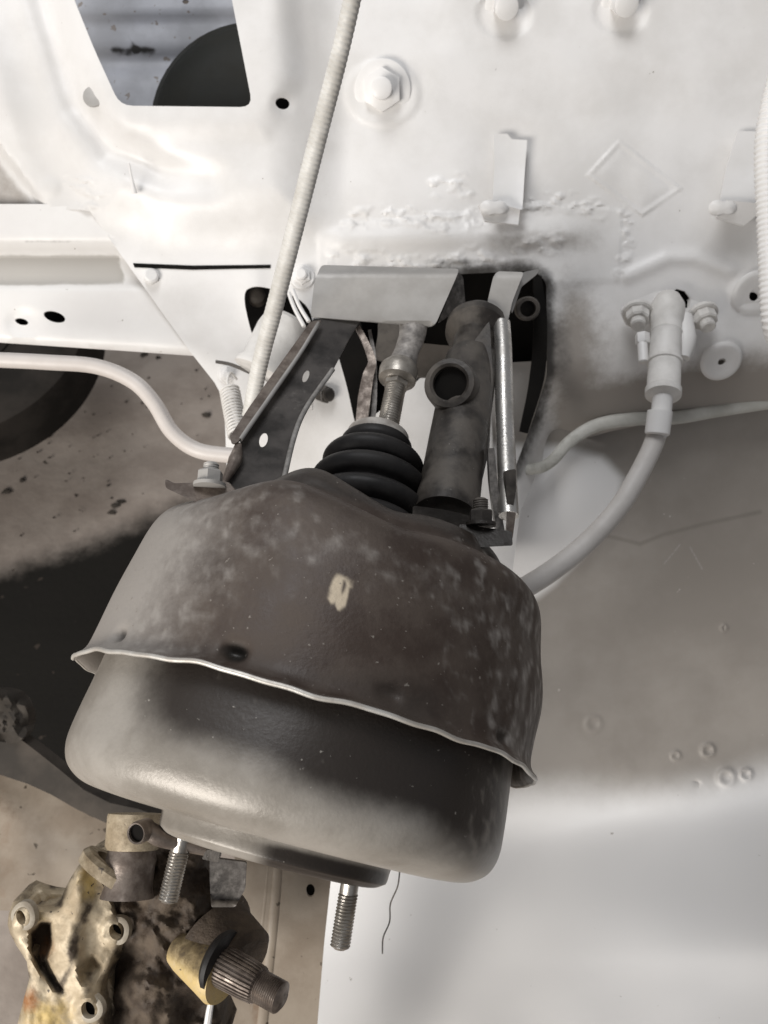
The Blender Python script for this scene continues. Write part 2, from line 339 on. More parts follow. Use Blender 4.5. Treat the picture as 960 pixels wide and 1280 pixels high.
def datt(q):
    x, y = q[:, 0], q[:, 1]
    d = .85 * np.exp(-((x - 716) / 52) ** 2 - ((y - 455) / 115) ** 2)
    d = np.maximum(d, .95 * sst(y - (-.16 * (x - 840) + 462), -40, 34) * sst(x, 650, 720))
    d = np.maximum(d, .65 * sst(-sdf(q, [(-80, 190), (0, 195), (58, 268), (50, 285), (-80, 288)]), -4, 12))  # darker tone inside the far left pocket
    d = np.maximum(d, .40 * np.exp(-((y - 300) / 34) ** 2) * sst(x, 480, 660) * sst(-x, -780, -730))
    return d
fire = mesh('firewall', v, f, WHITE, body, attrs={'grime_tone': gatt(q), 'dust_tone': datt(q), 'bare': np.zeros(len(q))})
# rail at the left
def Drail(p):
    x, y = p[:, 0], p[:, 1]
    d = 716 + .03 * (y - 300) + 0 * x
    d += 8 * sst(y, 310, 322) * sst(-y, -362, -348)                       # groove with the grey strip
    d -= 10 * sst(-y, -318, -296)
    d += 16 * sst(y - (422 + .06 * x), -4, 24)
    rr = np.hypot(x - 30, (y - 403) * 1.3); d += 3 * sst(-rr, -28, -12)
    return d
v, f, q = plate([(-90, 255), (175, 255), (260, 380), (262, 446), (150, 438), (60, 432), (-90, 422)], Drail, 1.6, [circle(68, 396, 14, 6.5, rot=17), circle(27, 402, 8.5, 4, rot=15)], 6)
mesh('frame_rail', v, f, RAILM, body, attrs={'bare': sst(-sdf(q, [(-95, 318), (148, 318), (158, 355), (-95, 357)]), -2, 3) * 1.0, 'grime_tone': .45 * np.exp(-pathd(q, [(30, 302), (120, 304)]) ** 2 / 6)})
# dark holes are open; black sheets behind them carry the deep shade
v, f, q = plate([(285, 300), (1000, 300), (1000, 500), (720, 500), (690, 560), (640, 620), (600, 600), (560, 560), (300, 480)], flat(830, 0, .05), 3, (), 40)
mesh('opening_shade_sheet', v, f, VOID, body)
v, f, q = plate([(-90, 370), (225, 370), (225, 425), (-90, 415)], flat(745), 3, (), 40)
mesh('rail_shade_sheet', v, f, VOID, body)
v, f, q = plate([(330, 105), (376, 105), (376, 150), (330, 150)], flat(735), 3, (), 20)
mesh('cowl_shade_sheet', v, f, VOID, body)
# inside of the cowl seen through the window
def Dinn(p):
    x, y = p[:, 0], p[:, 1]
    return 815 - 5 * sst(-(y - 28 + .03 * x), -8, 10) + 8 * np.exp(-((y - 78) / 14) ** 2)
v, f, q = plate([(20, -90), (380, -90), (380, 180), (20, 180)], Dinn, 2, [circle(232, 2, 4, 3)], 7)
gk = np.zeros(len(q)); kk = (q[:, 0] > 120) & (q[:, 0] < 215); gk[kk] = .85 * np.exp(-pathd(q[kk], [(143, 62), (158, 66), (175, 62), (190, 64)]) ** 2 / 30) + .7 * np.exp(-pathd(q[kk], [(156, 42), (170, 62)]) ** 2 / 5)
mesh('cowl_inner_panel', v, f, BLUEW, body, attrs={'grime_tone': gk})
th = thing('blower_housing', P(290, 110, 790), 'dark rounded housing showing through the window of the white cowl', 'housing')
MB().add(revolve([(0, 100), (6, 98), (14, 86), (20, 62), (23, 34), (24, 3)], P(318, 158, 800), (0, 0, 1), 56)).build('housing_shell', DKGREEN, th)
MB().add(revolve([(0, 103), (3, 103), (3, 97), (0, 97)], P(318, 158, 800), (0, 0, 1), 56, closed=True)).build('flange', DKGREEN, th)
# lower right inner panel (tunnel side): turns down, then out again; slope and colour carry its light and shade
def Dpan(p):
    x, y = p[:, 0], p[:, 1]
    d = 772 + .18 * (y - 540)
    yk = 1062 - .10 * (x - 700)
    d -= .8 * np.maximum(0, np.sqrt((np.maximum(y - yk, -200) + 26) ** 2 + 700) * .5 + (y - yk + 26) * .5)
    d -= .38 * (x - 560) * sst(y, 900, 1200)
    # wheel tub bulge towards top left
    rr = np.hypot(x - 650, y - 600); d -= 22 * sst(-rr, -150, -60)
    for (cx, cy, r, h) in ((885, 938, 10, 1.6), (845, 945, 7, 1.2), (870, 982, 7, -1.4), (908, 972, 13, 1.8), (933, 968, 9, 2.0), (905, 785, 5, 1.2), (742, 905, 12, 1.0), (780, 960, 8, 1.), (925, 745, 5, 1)):
        rr = np.hypot(x - cx, y - cy); d -= 1.5 * h * np.exp(-((rr - r * .7) / (r * .3)) ** 2)
    d += 2.2 * np.array([mnoise.noise(Vector((a / 95, b / 95, 4))) for a, b in p])
    d -= 2.5 * np.exp(-(pathd(p, [(700, 800), (960, 640)]) / 40) ** 2)
    return d
ex = []
for pth, rr_ in (([(752, 668), (800, 680), (830, 668), (880, 655), (950, 640)], 9), ([(830, 705), (850, 681)], 6), ([(862, 683), (878, 712)], 6), ([(740, 905), (742, 906)], 18), ([(845, 945), (935, 968)], 26), ([(885, 930), (886, 931)], 16), ([(905, 785), (906, 786)], 9)):
    lo_, hi_ = np.min(pth, 0) - rr_, np.max(pth, 0) + rr_; gx, gy = np.meshgrid(np.arange(lo_[0], hi_[0], 2.3), np.arange(lo_[1], hi_[1], 2.3)); g_ = np.stack([gx.ravel(), gy.ravel()], 1) + rng.uniform(-.4, .4, (gx.size, 2)); ex.append(g_[pathd(g_, pth) < rr_])
EX = np.vstack(ex)
v, f, q = plate([(600, 455), (1080, 430), (1080, 1420), (330, 1420), (363, 1285), (395, 1092), (430, 1000), (600, 900), (560, 700), (590, 560)], Dpan, 1.6, (), 8, extra=EX)
x, y = q[:, 0], q[:, 1]
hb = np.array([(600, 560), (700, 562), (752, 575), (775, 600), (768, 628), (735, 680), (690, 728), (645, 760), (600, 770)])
wh = sst(-sdf(q, hb), -24, 16) * 1.0  # pool of light behind the hose, painted white
wh = np.maximum(wh, 1.15 * sst(y - (1030 - .12 * (x - 700) + 10 * np.sin(x / 60)), -120, 70))  # brightly lit lower shelf, painted white
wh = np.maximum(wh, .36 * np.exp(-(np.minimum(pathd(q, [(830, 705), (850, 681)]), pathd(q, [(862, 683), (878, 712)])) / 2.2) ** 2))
gk = .46 * np.exp(-(pathd(q, [(752, 668), (800, 680), (830, 668), (880, 655), (950, 640)]) / 5) ** 2)
gk = np.maximum(gk, .30 * np.exp(-((y - (520 - .13 * (x - 840))) / 42) ** 2) * sst(x, 700, 760))
mesh('inner_panel', v, f, PANELG, body, attrs={'white': wh, 'grime_tone': gk})
# weld seam lip that runs along the lower edge of the firewall
sp = pxpath([(1080, 488, 742), (960, 504, 742), (900, 513, 742), (845, 522, 742), (790, 524, 742), (745, 532, 742), (712, 552, 740), (690, 576, 738), (668, 586, 736), (625, 586, 734)], 90)
MB().add(tube(sp, [5.6, 6.0, 6.4, 5.4, 5.0], 12, flat=.6)).build('seam_lip', SEAM, body, attrs={'grime_tone': .3 * sst(np.linspace(0, 1, 90 * 12), .35, .7)})
v, f, q = plate([(636, 590), (688, 585), (716, 562), (660, 640), (636, 668)], flat(774, 0, 0), 2, (), 10)
mesh('seam_shade_sheet', v, f, BSTEEL, body)  # dark sheet stands in for the shade under the seam lip
# folded sheet flap seam at left (black gap line)
v, f, q = plate([(166, 329), (240, 332), (338, 331), (338, 335), (240, 337), (168, 334)], lambda p: Dfire(p) - .8, 1.5, (), 6)
mesh('seam_gap_shade', v, f, VOID, fire)
# hardware on the wall
def onwall(x, y, off=0): return P(x, y, float(Dfire(np.array([[float(x), float(y)]]))[0]) - off)
def nut(name, x, y, r, h, axis, washer=None, stud=None, mat_=WHITE2, parent=None, off=0, dome=False, d=None):
    b = MB(); o = onwall(x, y, off) if d is None else P(x, y, d); ax = unit(axis)
    if washer: b.add(revolve([(0, washer), (1.2, washer), (1.8, washer * .93), (1.9, r)], o, ax, 32)); o = o + ax * 1.6
    b.add(hexp(o, ax, r, h))
    if stud: b.add(revolve([(0, stud[0]), (stud[1], stud[0]), (stud[1] + 1, stud[0] * .75)], o + ax * h * .9, ax, 20))
    return b.build(name, mat_, fire if parent is None else parent, sharp=30)
nut('nut', 478, 113, 17, 7, (-.04, -.42, 1), washer=24, stud=(8.5, 13))
nut('bolt', 630, 6, 10, 8, (-.02, -.75, 1), washer=16, stud=(9.5, 14))
nut('bolt', 776, 2, 10, 8, (-.02, -.75, 1), washer=16, stud=(9.5, 14))
nut('screw', 189, 347, 7, 3, (.3, .1, 1), stud=(6.4, 3))
nut('bolt', 378, 346, 8, 4, (0, .0, 1), washer=11, stud=(5, 4))
nut('bolt', 402, 492, 8, 9, (.6, -.2, .7), stud=(6, 4), mat_=BSTEEL)
nut('bolt', 283, 468, 6, 4, (.2, -.2, 1), washer=8, stud=(3.5, 3))
MB().add(revolve([(0, 9), (-1.2, 8.6), (-1.8, 6), (-1.9, 1)], onwall(117, 121, -.5), (0, 0, -1), 24)).build('hole_plug', GREYP, fire)
for (cx, cy, ro_, ri_, nm) in ((902, 452, 17, 3.4, 'pressed_washer'), (945, 368, 20, 6, 'pressed_washer')):
    MB().add(revolve([(-1, ro_ + 1), (1.2, ro_ * .96), (1.8, ro_ * .86), (1.0, ro_ * .6), (.8, ri_), (-1.5, ri_)], onwall(cx, cy, 5 if cx < 920 else 2), (0, -.62, 1), 40, closed=True)).build(nm, WHITE, fire)
MB().add(tube(pxpath([(270, 452, 692), (290, 456, 690), (318, 468, 690), (338, 474, 692)], 16), 1.5, 8)).build('clip_wire', BSTEEL, fire)
MB().add(tube(pxpath([(388, 494, 680), (390, 512, 690)], 6), [2.2, .8], 8)).build('paint_drip', WHITE2, fire)
MB().add(tube(pxpath([(161, 204, 672), (165, 225, 676), (168, 242, 680)], 10), [.8, 1.2, 2.6], 10, flat=.6)).build('paint_drip', WHITE2, fire)
# bent tabs
def tab(pts_top, foot, name='tab'):
    t = mesh(name, *plate(pts_top, lambda p: Dfire(p) - 9 - 11 * sst(p[:, 1], 205, 265), 2, (), 6)[:2], WHITE2, fire)
    b = MB(); b.add(plate(foot, lambda p: Dfire(p) - 26 + .3 * (p[:, 1] - 262), 3, (), 5)[:2]); c0 = np.mean(foot, 0); b.add(revolve([(4, 9), (0, 11), (-2, 9), (-3, 3)], P(foot[1][0] - 4, foot[1][1] + 10, float(Dfire(c0[None])[0]) - 28), (0, .3, -1), 18, lambda th, ss, rr, i: (rr * (.78 - .3 * np.cos(2 * th) + .06 * np.sin(th)), ss))); b.build('tab_foot', WHITE2, t)
    return t
tab([(617, 168), (634, 167), (640, 174), (659, 175), (656, 215), (653, 262), (615, 262), (618, 210)], [(598, 256), (622, 250), (636, 258), (650, 262), (648, 281), (606, 276)])
tab([(922, 164), (965, 164), (965, 215), (948, 262), (896, 272), (908, 210)], [(896, 272), (908, 250), (945, 254), (950, 266), (930, 282), (912, 276)])
# ------------------------------------------------------------------ brake booster
bo = thing('brake_booster', P(378, 880, 425), 'large dusty black and grey brake booster drum with a flared lip round its middle', 'brake booster')
AX = unit((-.24, -.9, .37)); CR = P(381, 905, 425)
def frm(): return frame(AX)
def lobe(th, c, w): d = (th - c + math.pi) % (2 * math.pi) - math.pi; return np.exp(-(d / w) ** 2)
def wob(th): return .6 * np.sin(5 * th + .9) + .55 * np.sin(11 * th + 2) + .3 * np.sin(23 * th + .5) + .2 * np.sin(37 * th)
def up_rf(th, ss, rr, i):
    ss = ss.copy(); rr = rr.copy(); t = np.clip(-ss / 100, 0, 1.2)
    k = sst(t, .55, 1.0)
    # pressed lobes of the mounting face
    ss -= 7.5 * k * lobe(th, R(-20), .24)
    ss += 0 * k; ss -= 4 * k * lobe(th, R(50), .4)
    ss += 4 * k * lobe(th, R(12), .18) + 1 * k * lobe(th, R(48), .42)
    rr += 6 * k * lobe(th, R(62), .5) + 3 * k * lobe(th, R(-20), .25) - 3.5 * sst(t, .6, .9) * lobe(th, R(-48), .25)
    rr += 5.5 * np.exp(-((ss + 42) / 26) ** 2) * lobe(th, R(92), .55)
    rr += .7 * np.sin(3 * th + 1) * t
    # rim waviness and small crimp dents
    e = np.clip(1 + ss / 14, 0, 1); ss += e * (wob(th))
    for c, am in ((-16, 5.5), (-49, 3.5), (16, 2.2), (49, 2.5)): rr -= am * np.exp(-((ss + 8) / 3.4) ** 2) * np.exp(-(((th - R(c) + math.pi) % (2 * math.pi) - math.pi) / .045) ** 4)
    return rr, ss
def ip(prof, n):
    prof = np.array(prof, float); L_ = np.concatenate([[0], np.cumsum(np.linalg.norm(np.diff(prof, axis=0), axis=1))]); u = np.linspace(0, L_[-1], n)
    return list(zip(np.interp(u, L_, prof[:, 0]), np.interp(u, L_, prof[:, 1])))
def smoothprof(p, n=70): return [(a[0], a[1]) for a in spline([(s, r, 0) for s, r in p], n)]
prof = smoothprof([(-106, 42), (-106, 66), (-104, 78), (-98, 84), (-92, 87), (-88.5, 91), (-88, 96), (-87, 101), (-82, 107), (-73, 110.5), (-56, 113), (-36, 115.5), (-16, 117), (-7, 118), (-3, 119.7), (-1, 122)], 120)
prof += [(0, 122.6), (.9, 122.4), (1.1, 121.4), (.6, 120.6), (-2, 118), (-8, 115.8), (-20, 115), (-34, 113)]
nb = 420
v, f = revolve(prof, CR, AX, nb, up_rf)
TH = np.tile(np.linspace(0, 2 * math.pi, nb, endpoint=False), len(prof)); TH = (TH + math.pi) % (2 * math.pi) - math.pi
a_, e1_, e2_ = frm(); S = (v - CR) @ a_
dust_tone = .70 * sst(-TH, .2, 1.25) * sst(S, -118, -50) + .28 * sst(-TH, -.3, .6)  # paler left side: dust plus light from the left painted in
dust_tone = np.maximum(dust_tone, (.34 + .06 * np.sin(TH * 34)) * sst(TH, .4, 1.0)); dust_tone = np.maximum(dust_tone, .28 * np.exp(-((S + 60) / 20) ** 2))
mot = np.array([mnoise.fractal(Vector(p_) * .17, 1, 2.1, 5) for p_ in v]); strk = np.array([mnoise.noise(Vector((t_ * 22, s_ * .05, 3))) for t_, s_ in zip(TH, S)])
dust_tone = np.clip(dust_tone + (.24 + .22 * sst(TH, .2, .6)) * np.clip(mot, 0, 1) + .2 * np.clip(strk, 0, 1) * sst(TH, .2, .6), 0, 1)
dust_tone *= (1 - .5 * np.exp(-((TH + .1) / .3) ** 2 - ((S + 18) / 14) ** 2))
grime_tone = np.zeros(len(v))
for c, am in ((-16, .95), (-49, .6), (16, .5), (49, .6)): grime_tone = np.maximum(grime_tone, am * np.exp(-((S + 8) / 4.2) ** 2 - ((TH - R(c)) / .055) ** 2))  # crimp dents coloured darker
grime_tone = np.maximum(grime_tone, .45 * np.exp(-((TH - .35) / .35) ** 2) * sst(S, -40, -5)); grime_tone = np.maximum(grime_tone, .55 * sst(-S, 88, 100))
scr = 1.3 * (np.exp(-((TH - .02) / .040) ** 4 - ((S + 44) / 8) ** 4)) * (.62 + 1.1 * np.array([mnoise.fractal(Vector((t_ * 60, s_ * .12, 9)), 1, 2, 3) for t_, s_ in zip(TH, S)]))
mesh('rear_shell', v, f, BOOST, bo, sharp=60, attrs={'dust_tone': dust_tone, 'grime_tone': grime_tone, 'scrape': scr})
# bare lip edge of the rear shell
def lip_rf(th, ss, rr, i):
    return rr, ss + wob(th)
lipo = revolve([(-.3, 122.9), (.5, 123.3), (1.3, 123.0), (1.6, 122.2), (1.1, 121.3), (.2, 121.4)], CR, AX, nb, lip_rf, closed=True)
mesh('lip', lipo[0], lipo[1], EDGE, bo, sharp=70)
# front shell
prof = smoothprof([(-30, 109), (-6, 110), (10, 111), (26, 112), (38, 112), (46, 109.5), (51, 105), (54.5, 98), (56, 88), (56.5, 76), (56.5, 60), (56.5, 20)], 90)
def lo_rf(th, ss, rr, i):
    return rr + .8 * np.sin(2 * th + 1) + .5 * np.sin(5 * th) + .35 * np.sin(11 * th + ss / 17), ss
v, f = revolve(prof, CR, AX, 260, lo_rf)
TH = np.tile(np.linspace(0, 2 * math.pi, 260, endpoint=False), len(prof)); TH = (TH + math.pi) % (2 * math.pi) - math.pi; S = (v - CR) @ a_
gr = 1.0 * sst(-(np.abs(TH - .22) - .86), -.5, .40) * sst(-(S - (33 + 8 * TH + 2 * np.sin(TH * 9))), -17, 19)  # darker centre patch, fading towards the bottom rim
mot = np.array([mnoise.fractal(Vector(p_) * .17, 1, 2.1, 5) for p_ in v]); gr = gr * (1 - .45 * np.clip(mot * 1.5, 0, 1) * sst(TH, .5, .9))
gr = np.maximum(gr, .55 * np.exp(-((TH - .95) / .3) ** 2) * sst(-S, -45, -20)); gr = np.maximum(gr, .35 * sst(-np.abs(TH + .5), -.5, -.1) * sst(-S, -12, 2))
scr = .3 * np.clip(mot * 1.3, 0, 1) * sst(-TH, -1.4, .2)
mesh('front_shell', v, f, BOOSTL, bo, sharp=60, attrs={'grime_tone': gr, 'scrape': scr})
# front hub
HC = CR + AX * 54 + e1_ * 2
v, f = revolve(smoothprof([(-2, 62), (1, 60), (5, 59), (10, 58.5), (11.5, 57), (13.5, 53), (14, 45), (14, 20), (14, 2)], 40), HC, AX, 120)
TH = np.tile((np.linspace(0, 2 * math.pi, 120, endpoint=False) + math.pi) % (2 * math.pi) - math.pi, 40); S = (v - HC) @ a_
mesh('front_hub', v, f, BOOSTL, bo, sharp=60, attrs={'grime_tone': .9 * sst(TH, -.35, .15) * sst(-TH, -1.6, -1.0) * sst(S, 1, 7), 'scrape': 0 * S})
# studs
for (x0, y0, x1, y1, d0) in ((228, 1048, 210, 1126, 392), (438, 1100, 425, 1184, 386)):
    A = P(x0, y0, d0); B = P(x1, y1, d0 - 6); ax = unit(B - A); ln = np.linalg.norm(B - A)
    b = MB().add(revolve([(-14, 4.4), (6, 4.4), (6.5, 4.0)], A, ax, 20)); b.add(threadm(A + ax * 6, ax, 4.9, ln - 6, 1.5, .75, 28)); b.build('stud', ZINC, bo, sharp=50)
# vacuum elbow under the left
b = MB(); b.add(tube(pxpath([(183, 1036, 386), (200, 1046, 388), (222, 1053, 391), (268, 1062, 396)], 20), [4.3, 4.6, 3.8, 3.6], 18)); 
A = P(184, 1036, 388); b.add(revolve([(0, 4.0), (8.6, 4.2), (9, 4.9), (7, 5.4), (0, 5.2)], A, (-.35, .12, 1), 24, closed=True))
el = b.build('vacuum_nipple', RUSTY, bo)
MB().add(revolve([(6.5, .1), (7, 4.3)], A, (-.35, .12, 1), 24)).build('nipple_shade_disc', VOID, el)
MB().add(plate(rounded([(258, 1062), (275, 1064), (273, 1078), (252, 1074)], 3), flat(386), 6, (), 5)[:2]).build('mount_tab', BSTEEL, bo)
# rear face ears with nuts
def ear(poly, d, nutp, nm, ax, stud=(4.5, 6), r=8, mt=CHAN):
    e = mesh('ear_plate', *plate(poly, d, 3, (), 6)[:2], nm, bo, attrs=None)
    b = MB(); o = P(*nutp); ax = unit(ax); b.add(revolve([(-1, r * 1.25), (.8, r * 1.25)], o, ax, 24)); b.add(hexp(o + ax * .8, ax, r, 6.5)); b.add(threadm(o + ax * 7, ax, stud[0], stud[1], 1.2, .4, 16)); b.build('nut', mt, e, sharp=30)
ear(rounded([(206, 598), (216, 604), (285, 602), (300, 620), (250, 630), (207, 610)], 4), flat(400, .05, -.4, 206, 600), (262, 606, 398), RUSTY, (.03, 1, -.25), (4.0, 4), 6.4, GREYP)
ear(rounded([(575, 655), (640, 664), (641, 682), (600, 684), (570, 668)], 3), flat(410, .0, -.3, 600, 660), (601, 655, 412), BSTEEL, (.02, 1, -.2), (4.0, 6), 6.3, BSTEEL)
# boot
BA = P(473, 543, 515); BB = P(452, 668, 478); bax = unit(BB - BA)
pr = [(0, 17), (1, 20.5), (8, 20.8), (9, 20), (9.5, 20.0)]
b = MB().add(revolve([(0, 14), (0, 18.5), (1.5, 20), (7, 20.5), (8, 20)], BA, bax, 40)); b.build('boot_ring', RING, bo)
pp = [(7, 20), (8, 22.5), (12, 23), (15, 21.5), (17, 22)]
for k, (s, r) in enumerate(((25, 32), (41, 36.5), (58, 38), (73, 37))): pp += [(s - 7, r - 7.5), (s - 5, r - 2.4), (s - 1.5, r), (s + 2, r - .3), (s + 5.5, r - 3), (s + 7.5, r - 7.5)]
MB().add(revolve(smoothprof(pp, 130), BA, bax, 64)).build('boot', RUB, bo)
# pushrod and fork nut
A = P(499, 462, 548); B = P(482, 548, 524); ax = unit(B - A); ln = np.linalg.norm(B - A)
b = MB(); b.add(threadm(A + ax * 12, ax, 7.2, ln - 8, 2.0, .9, 24)); b.build('push_rod', WORN, bo)
b = MB(); b.add(revolve([(-8, 9), (-3, 13), (0, 13.5), (7, 12.8), (8, 10), (9, 9)], A + ax * 2, ax, 28)); b.add(hexp(A + ax * 10, ax, 8.6, 5)); b.build('lock_nut', WORN, bo)
b = MB(); b.add(tube(pxpath([(516, 380, 570), (516, 415, 562), (508, 440, 554), (499, 466, 548)], 24), [11, 9.5, 8.5, 11], 16, flat=.5)); b.build('clevis', CHAN, bo, attrs={'bare': .5 * np.ones(24 * 16)})
# ------------------------------------------------------------------ pedal lever beside the push rod
pl = thing('pedal_lever', P(452, 540, 560), 'thin bent rusty steel lever standing left of the push rod above the rubber boot', 'lever')
def strip(pts, d, wd, th, mt, name, par, **k):
    pth = spline([(x, y, 0) for x, y in pts], 30)[:, :2]; t = np.gradient(pth, axis=0); t /= np.linalg.norm(t, axis=1)[:, None]; n = np.stack([-t[:, 1], t[:, 0]], 1)
    wv = np.interp(np.linspace(0, 1, 30), np.linspace(0, 1, np.size(wd)), np.ravel(wd))[:, None]
    poly = np.vstack([pth + n * wv, (pth - n * wv)[::-1]]); v, f, q = plate(poly, d, th, (), 5)
    return mesh(name, v, f, mt, par, attrs={a: fn(q) for a, fn in k.items()})
strip([(447, 408), (458, 430), (465, 452), (460, 470), (455, 500), (450, 545)], flat(566, 0, -.15, 480, 400), [3, 4, 5, 7, 8, 7], 10, RUSTY, 'lever_blade', pl)
strip([(462, 412), (468, 450), (468, 500), (464, 545)], flat(574, 0, -.15, 480, 400), [2, 2.5, 3, 3], 6, CHAN, 'lever_flange', pl, bare=lambda q: .5 + 0 * q[:, 0])
# dark levers inside the pedal box
pb = thing('pedal_box', P(500, 420, 700), 'black pedal box with hanging arms inside the dark opening behind the grey plate', 'pedal box')
strip([(430, 400), (440, 440), (452, 500), (458, 560)], flat(640), [20, 18, 14, 8], 8, VOID, 'pedal_arm', pb)
strip([(490, 380), (486, 420), (478, 450)], flat(640), [18, 14, 12], 8, BSTEEL, 'pedal_arm', pb)
v, f, q = plate(rounded([(520, 428), (548, 431), (590, 434), (590, 470), (520, 470)], 4), flat(650), 10, (), 8); mesh('cross_plate', v, f, DBAR, pb)
b = MB(); b.add(revolve([(0, 10), (26, 10), (28, 9), (28, 6.5), (10, 6.5)], P(657, 386, 690), (-.1, -.25, 1), 28)); b.build('pivot_sleeve', BSTEEL, pb)
strip([(672, 345), (676, 400), (672, 470), (655, 540)], flat(690), [5, 8, 9, 5], 5, VOID, 'side_plate', pb)
# ------------------------------------------------------------------ black pivot arm with the bored boss
pa = thing('bored_arm', P(570, 640, 520), 'black cast tubular arm with a big bored hole standing between boot and bright bar', 'bracket arm')
A = P(596, 412, 566); B = P(556, 648, 470); ax = unit(B - A); ln = np.linalg.norm(B - A)
def arm_rf(th, ss, rr, i): return rr * (1 + .05 * np.cos(2 * th)), ss
b = MB(); b.add(revolve([(-10, 9), (-9, 18), (-2, 23), (4, 23), (8, 19), (12, 15.5), (28, 15.5), (34, 19), (ln * .62, 19.5), (ln * .8, 19.5), (ln, 20.5)], A, ax, 48, arm_rf)); b.build('arm_tube', BSTEEL, pa)
b = MB(); O = P(562, 479, 499); bx = unit((-.28, .10, 1)); b.add(revolve([(-22, 17), (-2, 16.6), (1, 15.5), (1.4, 12.5), (0, 10.8), (-18, 10.8), (-22, 14)], O, bx, 48, closed=True)); bs = b.build('bored_boss', BSTEEL, pa)
MB().add(revolve([(-4.5, .1), (-4.2, 11.5)], O, bx, 32)).build('bore_shade_disc', VOID, bs)  # black disc paints the darkness of the bore
v, f, q = plate(rounded([(590, 430), (612, 400), (616, 470), (612, 560), (592, 648), (572, 650), (580, 560)], 6), flat(528, 0, -.22, 480, 440), 16, (), 8); mesh('arm_web', v, f, BSTEEL, pa)
v, f, q = plate(rounded([(516, 632), (556, 637), (600, 648), (596, 672), (516, 660)], 4), flat(452), 10, (), 8); mesh('arm_foot', v, f, BSTEEL, pa)
b = MB(); b.add(tube(pxpath([(597, 522, 500), (589, 540, 496), (580, 600, 478)], 20), [1, 1.8, 1.0], 8)); b.build('casting_seam', RUSTY, pa)
# ------------------------------------------------------------------ grey bent cover plate
cp = thing('cover_plate', P(475, 370, 560), 'pale grey bent sheet plate lying across the top of the dark bracket opening', 'plate')
def Dcov(p):
    y = p[:, 1]; return 560 + .9 * np.maximum(0, 342 - y) + 1.2 * np.maximum(0, y - 398 - .05 * (p[:, 0] - 390)) - .05 * (y - 370)
v, f, q = plate(rounded([(402, 331), (574, 336), (571, 345), (545, 404), (539, 408), (388, 396), (393, 350)], 5), Dcov, 2.2, (), 5)
mesh('plate_face', v, f, GREYP, cp, attrs={'grime_tone': .4 * np.exp(-((q[:, 1] - (399 + .06 * (q[:, 0] - 390))) / 3) ** 2)})
v, f, q = plate(rounded([(573, 340), (579, 346), (582, 382), (556, 398), (547, 404)], 3), flat(566, .6, 0, 560, 0), 2, (), 6); mesh('plate_return', v, f, CHAN, cp, attrs={'bare': .3 + 0 * q[:, 0]})
# ------------------------------------------------------------------ small bracket + bright bar
rb = thing('hooked_bracket', P(640, 370, 560), 'small pale grey folded bracket holding the top of the bright vertical bar', 'bracket')
v, f, q = plate(rounded([(622, 339), (655, 340), (650, 352), (640, 378), (634, 406), (607, 404), (610, 375), (617, 345)], 4), lambda p: 552 + .5 * np.maximum(0, 345 - p[:, 1]), 2.4, (), 5); mesh('bracket_face', v, f, GREYP, rb, attrs={'grime_tone': .75 * np.exp(-(np.hypot(q[:, 0] - 622, q[:, 1] - 399) / 5) ** 2)})
v, f, q = plate(rounded([(654, 340), (674, 336), (672, 342), (652, 358), (640, 392), (638, 380), (646, 356)], 3), flat(556, .4, 0, 640, 0), 2.2, (), 5); mesh('bracket_lip', v, f, GREYP, rb, attrs={'grime_tone': .1 + 0 * q[:, 0]})
br = thing('support_bar', P(632, 660, 480), 'bright shiny flat steel bar running vertically right of the black bored arm', 'bar')
b = MB(); b.add(tube(pxpath([(627, 404, 552), (629, 440, 540), (631, 520, 516), (634, 600, 490), (636, 645, 476)], 40), 6.0, 20, flat=.9)); b.build('bar', BRIGHT, br)
v, f, q = plate(rounded([(632, 588), (645, 586), (645, 615), (640, 642), (634, 640)], 3), flat(474), 10, (), 5); mesh('bar_sleeve', v, f, BSTEEL, br)
strip([(614, 560), (617, 600), (622, 640), (626, 664)], flat(482), [4, 5, 5, 5], 8, CHAN, 'rear_strip', br, bare=lambda q: .45 + 0 * q[:, 0])
strip([(640, 640), (637, 672)], flat(455), [5, 4], 5, RUSTY, 'bar_foot', br)
# ------------------------------------------------------------------ left perforated channel bracket
lb = thing('channel_bracket', P(300, 605, 440), 'dark angled steel channel bracket with two slotted holes left of the rubber boot', 'bracket')
def Dch(p): return 556 - .50 * (p[:, 1] - 400) + .12 * (p[:, 0] - 380)
v, f, q = plate([(392, 398), (452, 398), (436, 424), (416, 462), (400, 480), (381, 512), (370, 540), (360, 575), (352, 612), (288, 628), (278, 606), (297, 558), (330, 508), (365, 455)], Dch, 2.5, [circle(382, 470, 8, 4, rot=110), circle(329, 550, 9, 5.5, rot=105)], 6)
mesh('web', v, f, CHAN, lb, attrs={'bare': .22 * np.exp(-pathd(q, [(410, 470), (350, 510), (395, 500)]) ** 2 / 400)})
def rail(pts, r, mt, name, fl=1.0, **k): return MB().add(tube(pxpath(pts, 30), r, 12, flat=fl)).build(name, mt, lb, **k)
def Dc(x, y, o=0): return float(Dch(np.array([[float(x), float(y)]]))[0]) - o
v, f, q = plate(rounded([(388, 402), (402, 400), (372, 442), (338, 490), (306, 538), (298, 552), (290, 556), (287, 546), (312, 508), (352, 452)], 3), lambda p: Dch(p) - 11, 3, (), 5)
mesh('upper_flange', v, f, RUSTY, lb)
rail([(398, 404, Dc(398, 404, 9)), (372, 446, Dc(372, 446, 9)), (336, 498, Dc(336, 498, 9)), (300, 550, Dc(300, 550, 9))], 1.5, GREYP, 'flange_lip', attrs={'grime_tone': np.zeros(360)})
rail([(298, 556, Dc(298, 556, 6)), (294, 575, Dc(294, 575, 6)), (279, 606, Dc(279, 606, 6))], [2, 4, 1.5], RUSTY, 'end_flange')
